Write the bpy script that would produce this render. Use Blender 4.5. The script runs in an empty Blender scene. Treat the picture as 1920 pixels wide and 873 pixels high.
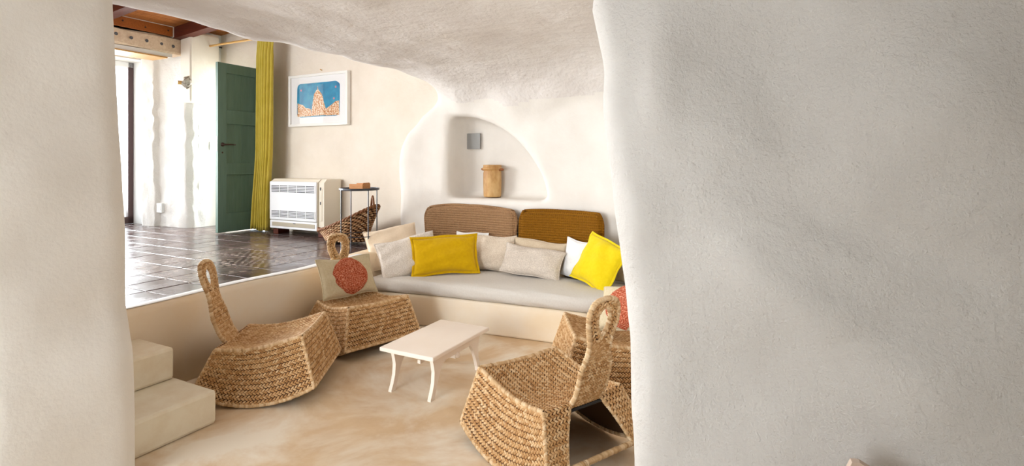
import bpy, math, random
import numpy as np
from mathutils import Vector, Matrix, Euler

random.seed(7); RNG = np.random.RandomState(11)
SC = bpy.context.scene; COL = SC.collection

# ------------------------------------------------------------------ camera, world, lights, exposure
PI = math.pi
OX, OY = -2.30, 3.226                       # origin of the room's own axes (platform edge)
UX, UY = 0.45997, 0.88794                   # u: towards the back wall ; v: along the back wall to the right
TH = -math.atan2(UX, UY)                    # rotation of the room frame: local x = v (b), local y = u (a)
def W(a, b, z=0.0):
    return Vector((OX + UX*a + UY*b, OY + UY*a - UX*b, z))

cam = bpy.data.cameras.new('camera'); cam_o = bpy.data.objects.new('camera', cam); COL.objects.link(cam_o)
cam_o.location = (0, 0, 1.44); cam_o.rotation_euler = (PI/2, 0, 0)
cam.sensor_width = 36; cam.lens = 18.75; cam.shift_y = -132.5/1920; cam.clip_start = 0.05
SC.camera = cam_o

wd = bpy.data.worlds.new('sky'); SC.world = wd; wd.use_nodes = True
bg = wd.node_tree.nodes['Background']; bg.inputs[0].default_value = (0.82, 0.92, 1.0, 1); bg.inputs[1].default_value = 2.3

def area(name, loc, direction, sx, sy, power, color, spread=180):
    l = bpy.data.lights.new(name, 'AREA'); l.shape = 'RECTANGLE'; l.size = sx; l.size_y = sy; l.energy = power; l.color = color
    o = bpy.data.objects.new(name, l); COL.objects.link(o); o.location = loc
    o.rotation_euler = Vector(direction).to_track_quat('-Z', 'Y').to_euler(); l.spread = math.radians(spread); return o
# daylight at the glazed door and the open green door of the upper room
area('glass_door_daylight', W(1.8, -5.35, 1.8), W(.9, 2.9, 1.2)-W(1.8, -5.3, 1.8), 1.5, 2.2, 55, (0.96, 0.98, 1.0), 75)
area('doorway_daylight', W(3.75, -3.15, 1.75), W(0, 0.5, 1.2)-W(3.75, -3.15, 1.75), 1.0, 2.0, 40, (0.95, 0.98, 1.0))
area('upper_window_daylight', W(-.95, -2.3, 2.1), W(2.3, .6, .9)-W(-.95, -2.3, 2.1), 2.0, 1.5, 30, (1.0, 0.985, 0.96), 130)  # lamp at an unseen window, added to brighten the raised room
area('garden_opening_daylight', W(-4.0, 1.25, 1.2), W(2.0, 1.6, .7)-W(-4.0, 1.25, 1.2), 2.0, 2.1, 10.5, (0.94, 0.97, 1.0), 70)  # lamp at an unseen rear opening, added to light near walls and lounge

SC.view_settings.view_transform = 'Standard'; SC.view_settings.look = 'None'
SC.view_settings.gamma = 1.0; SC.view_settings.use_curve_mapping = False
SC.view_settings.exposure = 1.2

# ------------------------------------------------------------------ materials
def srgb(r, g, b):
    f = lambda c: c/12.92 if c <= .04045 else ((c+.055)/1.055)**2.4
    return (f(r/255), f(g/255), f(b/255), 1)

class M:
    def __init__(s, name, color=(.8, .8, .8, 1), rough=.6, metal=0.0, spec=.5):
        s.m = bpy.data.materials.new(name); s.m.use_nodes = True; s.nt = s.m.node_tree
        s.p = s.nt.nodes['Principled BSDF']
        s.p.inputs['Base Color'].default_value = color; s.p.inputs['Roughness'].default_value = rough
        s.p.inputs['Metallic'].default_value = metal; s.p.inputs['Specular IOR Level'].default_value = spec
        s.tc = s.nt.nodes.new('ShaderNodeTexCoord'); s.h = None
    def n(s, t, **kw):
        x = s.nt.nodes.new(t)
        for k, val in kw.items():
            if k in x.inputs: x.inputs[k].default_value = val
            else: setattr(x, k, val)
        return x
    def l(s, a, b): s.nt.links.new(a, b)
    def coord(s, scale=(1, 1, 1), rot=(0, 0, 0), src='Object'):
        mp = s.n('ShaderNodeMapping'); mp.inputs['Scale'].default_value = scale; mp.inputs['Rotation'].default_value = rot
        s.l(s.tc.outputs[src], mp.inputs[0]); return mp.outputs[0]
    def noise(s, scale, detail=4, rough=.55, co=None, dist=0):
        x = s.n('ShaderNodeTexNoise', Scale=scale, Detail=detail, Roughness=rough, Distortion=dist)
        s.l(co if co is not None else s.tc.outputs['Object'], x.inputs['Vector']); return x.outputs['Fac']
    def ramp(s, fac, stops):
        r = s.n('ShaderNodeValToRGB'); e = r.color_ramp.elements
        while len(e) < len(stops): e.new(.5)
        for i, (p, c) in enumerate(stops): e[i].position = p; e[i].color = c
        s.l(fac, r.inputs[0]); return r.outputs[0]
    def mix(s, fac, a, b, mode='MIX'):
        x = s.n('ShaderNodeMix', data_type='RGBA', blend_type=mode)
        for k, val in ((0, fac), (6, a), (7, b)):
            if isinstance(val, (int, float, tuple)): x.inputs[k].default_value = val
            else: s.l(val, x.inputs[k])
        return x.outputs[2]
    def color(s, out): s.l(out, s.p.inputs['Base Color']); return s
    def rough(s, out): s.l(out, s.p.inputs['Roughness']); return s
    def bump(s, fac, strength=.3, dist=.01):
        x = s.n('ShaderNodeBump', Strength=strength, Distance=dist); s.l(fac, x.inputs['Height'])
        if s.h is not None: s.l(s.h, x.inputs['Normal'])
        s.h = x.outputs[0]; s.l(s.h, s.p.inputs['Normal']); return s

def plaster(name, c1, c2, grain=.5, gs=70, coarse=.4):
    m = M(name, rough=.9, spec=.2)
    m.color(m.ramp(m.noise(1.7, 6, .6), [(.3, c1), (.7, c2)]))
    m.bump(m.noise(9, 5, .6), coarse, .03).bump(m.noise(28, 4, .6), coarse*.7, .012).bump(m.noise(gs, 6, .7), grain, .012)
    return m.m
MT = {}
MT['plaster'] = plaster('white_plaster', srgb(219, 214, 208), srgb(233, 229, 224), .75, 85, .55)
MT['smooth_plaster'] = plaster('smooth_white_plaster', srgb(224, 218, 210), srgb(236, 231, 224), .15, 60, .12)
MT['cave_ceiling'] = plaster('cave_ceiling_plaster', srgb(219, 212, 207), srgb(232, 227, 222), .3, 45, .6)
MT['warm_plaster'] = plaster('warm_wall_plaster', srgb(228, 217, 201), srgb(238, 229, 216), .15, 60, .25)

m = M('cement_floor', rough=.62, spec=.3)
f1 = m.noise(1.6, 8, .62, dist=.6); f2 = m.noise(5.5, 8, .65)
c = m.mix(f2, srgb(206, 172, 132), srgb(234, 208, 172))
m.color(m.mix(m.ramp(f1, [(.42, (0, 0, 0, 1)), (.60, (1, 1, 1, 1))]), c, srgb(240, 227, 207)))
m.bump(f2, .08, .01); MT['cement'] = m.m
m = M('riser_plaster', rough=.75, spec=.25)
f1 = m.noise(1.4, 8, .62, dist=.4); f2 = m.noise(7, 7, .6)
c = m.mix(f2, srgb(232, 209, 176), srgb(240, 223, 196))
m.color(m.mix(m.ramp(f1, [(.42, (0, 0, 0, 1)), (.68, (1, 1, 1, 1))]), c, srgb(238, 225, 206)))
m.bump(f2, .12, .01); MT['riser'] = m.m
m = M('step_plaster', rough=.75, spec=.25)
f2 = m.noise(4, 8, .65); m.color(m.ramp(f2, [(.35, srgb(228, 212, 184)), (.6, srgb(240, 230, 208))])); m.bump(f2, .15, .01); MT['step'] = m.m
MT['edge_white'] = M('white_edge_paint', srgb(232, 232, 230), .5).m

def tile_mat(name, pattern):
    m = M(name, rough=.22, spec=.6)
    oi = m.n('ShaderNodeObjectInfo')
    base = m.ramp(m.noise(5, 6, .6), [(.3, srgb(66, 52, 50)), (.7, srgb(92, 74, 70))])
    tint = m.mix(oi.outputs['Random'], srgb(70, 57, 58), srgb(104, 84, 78))
    c = m.mix(.45, base, tint)
    if pattern:
        def wave(co):
            x = m.n('ShaderNodeTexWave', Scale=5.2, Distortion=3.0, Detail=2.0); m.l(co, x.inputs['Vector']); return x.outputs['Fac']
        vo = m.n('ShaderNodeTexVoronoi', Scale=13.0); m.l(m.coord(), vo.inputs['Vector'])
        pm = m.ramp(vo.outputs['Distance'], [(.28, (1, 1, 1, 1)), (.36, (0, 0, 0, 1))])
        wv = m.ramp(wave(m.coord((1, 1, 1), (0, 0, .78))), [(.62, (0, 0, 0, 1)), (.72, (1, 1, 1, 1))])
        mk = m.mix(.5, pm, wv, 'ADD')
        c = m.mix(mk, c, srgb(150, 136, 126))
    m.color(c); m.rough(m.ramp(m.noise(3, 5, .6), [(.3, (.12, .12, .12, 1)), (.75, (.34, .34, .34, 1))]))
    m.bump(m.noise(2.2, 3), .12, .02)
    return m.m
MT['tile'] = tile_mat('dark_glazed_tile', False); MT['tile_pat'] = tile_mat('patterned_cement_tile', True)
MT['grout'] = M('dark_grout', srgb(58, 50, 48), .8).m

def wicker(name, lo, mid, hi):
    m = M(name, rough=.68, spec=.3)
    g = m.n('ShaderNodeNewGeometry')
    c = m.ramp(g.outputs['Random Per Island'], [(0, lo), (.45, mid), (1, hi)])
    big = m.noise(7, 3)
    c = m.mix(m.ramp(big, [(.35, (0, 0, 0, 1)), (.7, (.55, .55, .55, 1))]), c, mid)
    m.color(c); m.bump(m.noise(160, 3), .25, .004); return m.m
MT['wicker'] = wicker('water_hyacinth_weave', srgb(168, 120, 70), srgb(199, 155, 104), srgb(226, 193, 150))
MT['wicker_rim'] = wicker('water_hyacinth_binding', srgb(168, 128, 84), srgb(208, 172, 128), srgb(230, 204, 168))
MT['wicker_liner'] = M('weave_gap', srgb(84, 54, 28), .9).m  # dark brown sheet behind strands; shade of the gaps put into its colour
MT['basket'] = wicker('dark_willow_weave', srgb(128, 86, 54), srgb(170, 128, 90), srgb(206, 174, 138))
MT['basket_rim'] = wicker('dark_willow_rim', srgb(92, 54, 30), srgb(120, 76, 46), srgb(146, 100, 64))
MT['black'] = M('black_steel', srgb(28, 26, 28), .45, .4).m
MT['wire'] = M('grey_steel_wire', srgb(70, 72, 78), .4, .7).m

def fabric(name, c1, c2, scale=420, strength=.35, mott=60, rough=.9):
    m = M(name, rough=rough, spec=.15)
    m.p.inputs['Sheen Weight'].default_value = .15
    m.color(m.ramp(m.noise(mott, 4, .7), [(.35, c1), (.65, c2)]))
    w1 = m.n('ShaderNodeTexWave', Scale=scale/6.28, bands_direction='X'); w2 = m.n('ShaderNodeTexWave', Scale=scale/6.28, bands_direction='Z')
    m.l(m.tc.outputs['Object'], w1.inputs['Vector']); m.l(m.tc.outputs['Object'], w2.inputs['Vector'])
    ad = m.n('ShaderNodeMath', operation='ADD'); m.l(w1.outputs['Fac'], ad.inputs[0]); m.l(w2.outputs['Fac'], ad.inputs[1])
    m.bump(m.noise(14, 3), .12, .02).bump(ad.outputs[0], strength*.5, .002).bump(m.noise(mott*2, 4), strength, .004)
    return m.m
MT['mattress'] = fabric('grey_linen', srgb(203, 196, 187), srgb(211, 205, 197), 700, .15, 90)
MT['mustard'] = fabric('mustard_velvet', srgb(206, 162, 0), srgb(214, 172, 4), 600, .15, 40)
MT['yellow'] = fabric('bright_yellow_cotton', srgb(226, 198, 14), srgb(232, 206, 26), 600, .15, 40)
MT['beige'] = fabric('beige_linen', srgb(226, 205, 178), srgb(232, 213, 188), 700, .12, 70)
MT['boucle'] = fabric('off_white_boucle', srgb(206, 194, 182), srgb(240, 232, 222), 300, .6, 110)
MT['cream_boucle'] = fabric('cream_boucle', srgb(212, 194, 172), srgb(238, 224, 206), 300, .6, 100)
MT['greige_boucle'] = fabric('greige_boucle', srgb(192, 179, 166), srgb(226, 214, 200), 260, .6, 110)
MT['white_cotton'] = fabric('white_cotton', srgb(232, 230, 228), srgb(240, 239, 238), 700, .1, 60)
MT['sand'] = fabric('sand_linen', srgb(196, 176, 150), srgb(206, 188, 162), 700, .15, 70)
MT['cushion_linen'] = fabric('olive_beige_linen', srgb(196, 180, 146), srgb(208, 193, 162), 700, .12, 70)
m = M('rust_tuft', rough=.95, spec=.1)
vo = m.n('ShaderNodeTexVoronoi', Scale=95.0); m.l(m.tc.outputs['Object'], vo.inputs['Vector'])
m.color(m.ramp(m.noise(120, 3, .7), [(.38, srgb(150, 62, 38)), (.5, srgb(188, 92, 62)), (.62, srgb(226, 160, 130))]))
m.bump(vo.outputs['Distance'], .9, .008); MT['rust'] = m.m

def knit(name, c1, c2):
    m = M(name, rough=.85, spec=.2)
    w1 = m.n('ShaderNodeTexWave', Scale=13.5, bands_direction='Z', Distortion=.6); w2 = m.n('ShaderNodeTexWave', Scale=15.0, bands_direction='X', Distortion=.6)
    m.l(m.tc.outputs['Object'], w1.inputs['Vector']); m.l(m.tc.outputs['Object'], w2.inputs['Vector'])
    mu = m.n('ShaderNodeMath', operation='MULTIPLY'); m.l(w1.outputs['Fac'], mu.inputs[0])
    ad = m.n('ShaderNodeMath', operation='ADD', use_clamp=True); m.l(w2.outputs['Fac'], ad.inputs[0]); ad.inputs[1].default_value = .35
    m.l(ad.outputs[0], mu.inputs[1])
    nm = m.noise(160, 3); m.color(m.mix(nm, c1, c2)); m.bump(mu.outputs[0], .9, .012).bump(nm, .3, .003); return m.m
MT['knit_brown'] = knit('brown_seagrass_weave', srgb(130, 94, 62), srgb(182, 144, 106))
MT['knit_mustard'] = knit('dark_mustard_knit', srgb(118, 74, 4), srgb(150, 98, 8))

def wood(name, c1, c2, rough=.55, sc=(2, 26, 26)):
    m = M(name, rough=rough, spec=.35)
    n1 = m.noise(3.0, 8, .6, m.coord(sc), 1.0); m.color(m.ramp(n1, [(.3, c1), (.7, c2)])); m.bump(n1, .12, .006); return m.m
MT['plank'] = wood('orange_brown_board', srgb(120, 66, 26), srgb(176, 108, 50))
MT['rim_beam'] = wood('varnished_beam', srgb(128, 66, 18), srgb(166, 92, 30))
MT['dark_beam'] = wood('dark_beam', srgb(66, 24, 14), srgb(100, 42, 20))
MT['pale_wood'] = wood('weathered_lintel', srgb(204, 176, 146), srgb(228, 206, 180), .8, (3, 8, 8))
MT['slat_wood'] = wood('honey_slat', srgb(178, 128, 66), srgb(214, 168, 102))
MT['box_wood'] = wood('honey_box', srgb(178, 112, 56), srgb(212, 150, 92))
MT['bamboo'] = wood('bamboo_rod', srgb(206, 154, 84), srgb(232, 190, 122))
MT['log'] = wood('split_log', srgb(200, 160, 124), srgb(226, 190, 158))
MT['brown_frame'] = M('dark_brown_window_paint', srgb(64, 40, 38), .5).m
m = M('green_door_paint', rough=.45, spec=.4)
m.color(m.ramp(m.noise(4, 6, .6, m.coord((8, 8, 1))), [(.3, srgb(88, 115, 101)), (.7, srgb(98, 125, 111))])); MT['green'] = m.m
m = M('olive_curtain', rough=.75, spec=.2)
m.color(m.ramp(m.noise(8, 3), [(.3, srgb(186, 165, 56)), (.7, srgb(200, 180, 76))])); m.p.inputs['Sheen Weight'].default_value = .2; MT['curtain'] = m.m
MT['ac'] = M('white_enamel', srgb(236, 238, 240), .35, 0, .5).m
MT['ac_warm'] = M('ivory_plastic', srgb(236, 228, 210), .45).m
MT['dark_gap'] = M('dark_recess', srgb(92, 92, 96), .8).m  # flat dark tone; shade of slots and knot holes put into colour
MT['louver'] = M('grey_beige_louver', srgb(176, 166, 146), .5).m
m = M('table_white_paint', rough=.5, spec=.35); m.color(m.ramp(m.noise(3, 5), [(.3, srgb(240, 224, 208)), (.7, srgb(246, 233, 220))])); MT['table'] = m.m
m = M('tan_stoneware', rough=.5, spec=.4)
t1 = m.noise(9, 6, .6, m.coord((1, 1, .5))); m.color(m.ramp(t1, [(.35, srgb(172, 122, 66)), (.55, srgb(204, 162, 104)), (.75, srgb(222, 188, 136))])); m.bump(t1, .2, .006); MT['jar'] = m.m
MT['jar_rust'] = M('rusty_brown_glaze', srgb(150, 88, 40), .5).m
MT['plaque'] = M('grey_vent_plate', srgb(150, 150, 148), .5).m
MT['frame_white'] = M('white_lacquer_frame', srgb(240, 238, 232), .4).m
MT['mat_board'] = M('white_mat_board', srgb(244, 243, 242), .8).m
m = M('blue_watercolour', rough=.9); m.color(m.ramp(m.noise(9, 6, .6), [(.3, srgb(14, 112, 158)), (.55, srgb(38, 148, 188)), (.75, srgb(70, 172, 196))])); MT['blue'] = m.m
m = M('ochre_watercolour', rough=.9); m.color(m.ramp(m.noise(55, 5, .7), [(.38, srgb(176, 92, 30)), (.48, srgb(214, 148, 80)), (.56, srgb(246, 232, 210))])); MT['ochre'] = m.m
MT['pink'] = M('pink_dot', srgb(214, 140, 150), .9).m
MT['steel'] = M('brushed_steel', srgb(168, 166, 162), .35, .9).m
MT['rust_iron'] = M('dark_iron', srgb(70, 52, 44), .5, .6).m
m = M('pitted_stone', rough=.9); m.color(m.ramp(m.noise(40, 5, .7), [(.35, srgb(120, 108, 96)), (.6, srgb(206, 196, 182))])); m.bump(m.noise(30, 4), .8, .02); MT['stone'] = m.m
MT['switch'] = M('white_switch_plastic', srgb(234, 234, 232), .4).m
MT['leaf'] = M('olive_leaf', srgb(112, 134, 84), .6).m
MT['bark'] = M('grey_bark', srgb(110, 98, 84), .9).m
m = M('clay_board', rough=.8); m.color(m.ramp(m.noise(12, 5), [(.3, srgb(196, 170, 150)), (.7, srgb(214, 194, 178))])); MT['clay'] = m.m
m = M('terrace_stone', rough=.9); m.color(m.ramp(m.noise(2, 5), [(.3, srgb(196, 188, 176)), (.7, srgb(214, 208, 198))])); MT['terrace'] = m.m
gm = bpy.data.materials.new('clear_glass'); gm.use_nodes = True; nt = gm.node_tree; nt.nodes.remove(nt.nodes['Principled BSDF'])
tr = nt.nodes.new('ShaderNodeBsdfTransparent'); gl = nt.nodes.new('ShaderNodeBsdfGlossy'); gl.inputs['Roughness'].default_value = .02
lw = nt.nodes.new('ShaderNodeLayerWeight'); fr = nt.nodes.new('ShaderNodeMath'); fr.operation = 'POWER'; fr.inputs[1].default_value = 4.0
f2_ = nt.nodes.new('ShaderNodeMath'); f2_.operation = 'MULTIPLY_ADD'; f2_.inputs[1].default_value = .5; f2_.inputs[2].default_value = .04
nt.links.new(lw.outputs['Facing'], fr.inputs[0]); nt.links.new(fr.outputs[0], f2_.inputs[0]); fr = f2_; mx = nt.nodes.new('ShaderNodeMixShader')
nt.links.new(fr.outputs[0], mx.inputs[0]); nt.links.new(tr.outputs[0], mx.inputs[1]); nt.links.new(gl.outputs[0], mx.inputs[2])
nt.links.new(mx.outputs[0], nt.nodes['Material Output'].inputs[0]); MT['glass'] = gm

# ------------------------------------------------------------------ mesh helpers
class MB:
    def __init__(s): s.v = []; s.f = []; s.k = 0
    def add(s, vs, fs):
        vs = np.asarray(vs, float).reshape(-1, 3)
        s.v.append(vs); s.f += [tuple(i + s.k for i in f) for f in fs]; s.k += len(vs); return s
    def box(s, x0, x1, y0, y1, z0, z1, bev=0.0):
        if bev <= 0:
            vs = [(x, y, z) for z in (z0, z1) for y in (y0, y1) for x in (x0, x1)]
            return s.add(vs, [(0, 2, 3, 1), (4, 5, 7, 6), (0, 1, 5, 4), (2, 6, 7, 3), (0, 4, 6, 2), (1, 3, 7, 5)])
        b = min(bev, (x1-x0)/2.01, (y1-y0)/2.01, (z1-z0)/2.01)
        def ring(z, i):
            X0, X1, Y0, Y1 = x0+i, x1-i, y0+i, y1-i; c = b - i if i < b else 0
            c = b*.55 if i == 0 else b*.3
            return [(X0+c, Y0, z), (X1-c, Y0, z), (X1, Y0+c, z), (X1, Y1-c, z), (X1-c, Y1, z), (X0+c, Y1, z), (X0, Y1-c, z), (X0, Y0+c, z)]
        rings = [ring(z0, b), ring(z0+b*.3, b*.3), ring(z0+b, 0), ring(z1-b, 0), ring(z1-b*.3, b*.3), ring(z1, b)]
        vs = [p for r in rings for p in r]; fs = []
        for k in range(5):
            for i in range(8):
                j = (i+1) % 8; fs.append((k*8+i, k*8+j, k*8+8+j, k*8+8+i))
        fs += [tuple(range(7, -1, -1)), tuple(range(40, 48))]
        return s.add(vs, fs)
    def prism(s, pts, axis, t0, t1):           # polygon pts (p,q) extruded along axis
        n = len(pts); vs = []
        for t in (t0, t1):
            for p, q in pts: vs.append({'x': (t, p, q), 'y': (p, t, q), 'z': (p, q, t)}[axis])
        fs = [tuple(range(n)), tuple(range(2*n-1, n-1, -1))] + [(i, i+n, (i+1) % n+n, (i+1) % n) for i in range(n)]
        return s.add(vs, fs)
    def tube(s, path, r, n=8, closed=False, rz=None):
        P = np.asarray(path, float); m = len(P)
        R = np.full(m, r, float) if np.isscalar(r) else np.asarray(r, float)
        T = np.gradient(P, axis=0) if not closed else (np.roll(P, -1, 0) - np.roll(P, 1, 0))
        T /= np.linalg.norm(T, axis=1)[:, None] + 1e-12
        up = np.array([0, 0, 1.0]) if abs(T[0][2]) < .9 else np.array([1.0, 0, 0])
        vs = []; nrm = np.cross(T[0], up); nrm /= np.linalg.norm(nrm)
        for i in range(m):
            nrm = nrm - T[i]*np.dot(nrm, T[i]); nrm /= np.linalg.norm(nrm) + 1e-12; bi = np.cross(T[i], nrm)
            for k in range(n):
                a = 2*PI*k/n; vs.append(P[i] + R[i]*(math.cos(a)*nrm + math.sin(a)*bi))
        fs = []
        for i in range(m if closed else m-1):
            i2 = (i+1) % m
            for k in range(n): k2 = (k+1) % n; fs.append((i*n+k, i*n+k2, i2*n+k2, i2*n+k))
        if not closed: fs += [tuple(range(n-1, -1, -1)), tuple(range((m-1)*n, m*n))]
        return s.add(vs, fs)
    def lathe(s, prof, n=32):
        vs = []; m = len(prof)
        for r, z in prof:
            for k in range(n): a = 2*PI*k/n; vs.append((r*math.cos(a), r*math.sin(a), z))
        fs = [(i*n+k, i*n+(k+1) % n, (i+1)*n+(k+1) % n, (i+1)*n+k) for i in range(m-1) for k in range(n)]
        fs += [tuple(range(n-1, -1, -1)), tuple(range((m-1)*n, m*n))]
        return s.add(vs, fs)
    def grid(s, G):                             # G: (m,n,3)
        m, n = G.shape[:2]
        return s.add(G.reshape(-1, 3), [(i*n+j, i*n+j+1, (i+1)*n+j+1, (i+1)*n+j) for i in range(m-1) for j in range(n-1)])
    def mesh(s, name, mat, smooth=False):
        me = bpy.data.meshes.new(name); V = np.concatenate(s.v)
        me.from_pydata(V.tolist(), [], s.f)
        if smooth: me.polygons.foreach_set('use_smooth', [True]*len(me.polygons))
        me.materials.append(mat); me.update(); return me
    def build(s, name, mat, parent=None, loc=None, rot=None, smooth=False):
        return link(name, s.mesh(name, mat, smooth), parent, loc, rot)

def link(name, me, parent=None, loc=None, rot=None):
    o = bpy.data.objects.new(name, me); COL.objects.link(o)
    if parent is not None: o.parent = parent
    if loc is not None: o.location = loc
    if rot is not None: o.rotation_euler = rot
    return o
def tag(o, label=None, cat=None, group=None, kind=None):
    if label: o['label'] = label
    if cat: o['category'] = cat
    if group: o['group'] = group
    if kind: o['kind'] = kind
    return o
def empty(name, loc=(0, 0, 0), rot=(0, 0, 0)):
    o = bpy.data.objects.new(name, None); COL.objects.link(o); o.location = loc; o.rotation_euler = rot; o.empty_display_size = .1; return o
def struct(o): o['kind'] = 'structure'; return o
def copy_tree(o, parent=None):
    c = o.copy(); COL.objects.link(c); c.parent = parent
    for ch in list(o.children): copy_tree(ch, c)
    return c
ROOM = (0, 0, TH)
def room(o): o.location = W(0, 0, 0); o.rotation_euler = ROOM; return o      # mesh given in (b, a, z)
def catmull(pts, n):
    P = np.asarray(pts, float); P = np.vstack([2*P[0]-P[1], P, 2*P[-1]-P[-2]]); out = []
    segs = len(P)-3
    for t in np.linspace(0, segs-1e-9, n):
        i = int(t); f = t-i; p0, p1, p2, p3 = P[i:i+4]
        out.append(.5*((2*p1)+(-p0+p2)*f+(2*p0-5*p1+4*p2-p3)*f*f+(-p0+3*p1-3*p2+p3)*f**3))
    return np.array(out)

# ------------------------------------------------------------------ cave shell (one sculpted volume, cut into walls and ceiling)
def vnoise(X, Y, Z, scale, seed):
    r = np.random.RandomState(seed); L = r.rand(32, 32, 32).astype(np.float32)*2-1
    x, y, z = X/scale+100, Y/scale+100, Z/scale+100
    xi, yi, zi = np.floor(x).astype(np.int32), np.floor(y).astype(np.int32), np.floor(z).astype(np.int32)
    fx, fy, fz = x-xi, y-yi, z-zi
    fx = fx*fx*(3-2*fx); fy = fy*fy*(3-2*fy); fz = fz*fz*(3-2*fz)
    def g(i, j, k): return L[(xi+i) % 32, (yi+j) % 32, (zi+k) % 32]
    c00 = g(0, 0, 0)*(1-fx)+g(1, 0, 0)*fx; c10 = g(0, 1, 0)*(1-fx)+g(1, 1, 0)*fx
    c01 = g(0, 0, 1)*(1-fx)+g(1, 0, 1)*fx; c11 = g(0, 1, 1)*(1-fx)+g(1, 1, 1)*fx
    return (c00*(1-fy)+c10*fy)*(1-fz)+(c01*(1-fy)+c11*fy)*fz
def smin(a, b, k): h = np.maximum(k-np.abs(a-b), 0)/k; return np.minimum(a, b)-h*h*k*.25
def smax(a, b, k): return -smin(-a, -b, k)

def prims(A, B, Z):
    n1 = vnoise(A, B, Z, .62, 1); n2 = vnoise(A, B, Z, .27, 2); n3 = vnoise(A, B, Z, .12, 3)
    nz = .030*n1+.014*n2+.004*n3
    # ceiling
    zc = 2.365 + .035*n1 + .014*n2 + .004*n3 - .27*np.clip((A-2.30)/.62, 0, 1)**1.6*np.clip((B+.05)/.5, 0, 1)*(1+.5*n2)
    lip = np.minimum(-.05-B+.03*n2, np.maximum(A+.5, -.55-B))
    ceil = smax(zc-Z, lip, .10)
    # back wall with the rounded left end and the niche
    bl = np.interp(Z, [0, 1.3, 1.46, 1.6, 1.76, 1.95, 2.07, 2.4, 3.0], [-.40, -.45, -.44, -.40, -.32, -.12, .05, .5, .6])
    back = smax(2.93-A+.8*nz, bl-B+.02*n2, .22)
    nb, nzz = (B-.46)/.98, (Z-1.065)/.86
    arch = ((np.maximum(nb, 0)**1.75+np.maximum(nzz, 0)**1.75+1e-6)**(1/1.75)-1)*.75
    nic = smax(smax(smax(arch, 1.065-Z, .08), .30-B+.15*(A-2.93), .08), A-3.24, .12)
    back = smax(back, -nic, .07)
    # left pillar
    bL = np.interp(Z, [0, .3, .56, .79, 1.14, 1.32, 1.76, 2.17, 2.6], [.925, .925, .905, .86, .85, .83, .775, .745, .72])
    left = np.maximum(smax(B-bL+.012*n2+.006*n1, np.abs(A+.72)-.30, .12), -.60-B)
    # right wall with the leaning jamb
    bR = np.interp(Z, [0, .4, .77, .98, 1.21, 1.45, 1.79, 2.04, 2.3, 2.6], [2.99, 2.99, 2.975, 2.95, 2.92, 2.90, 2.875, 2.82, 2.85, 2.9])
    def ga(b0, z0, rb, rz, h, tw=0.0):
        x, y = B-b0, Z-z0; c, s_ = math.cos(tw), math.sin(tw); x, y = x*c+y*s_, -x*s_+y*c
        return h*np.exp(-(x/rb)**2-(y/rz)**2)
    rel = (ga(3.47, 1.80, .20, .22, .075) + ga(3.56, 1.54, .11, .07, .030) - ga(3.12, 1.72, .07, .24, .030) - ga(3.95, 1.62, .22, .20, .055)
           + ga(3.75, 1.22, .40, .07, .040, -.45) - ga(3.55, 1.02, .34, .09, .045, -.55) + ga(3.25, 1.12, .14, .16, .030) - ga(3.05, 1.25, .08, .14, .022)
           + ga(3.4, .72, .22, .12, .030, .5) - ga(3.9, .80, .25, .16, .045, .3) - ga(3.15, .62, .12, .2, .022) + .022*vnoise(A*.8+B*.5, B*.8-A*.5+Z*.35, Z*.55, .30, 9))
    right = smax(bR-B+.012*n2, np.abs(A-.33-.10*np.clip(Z-1.7, 0, 1))-.20-.10*np.clip(Z-1.7, 0, 1)+.030*n1+rel+.012*n2+.005*n3, .14)
    side = smax(3.38-B+nz, -(A-.3), .1)
    return ceil, back, left, right, side

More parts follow.
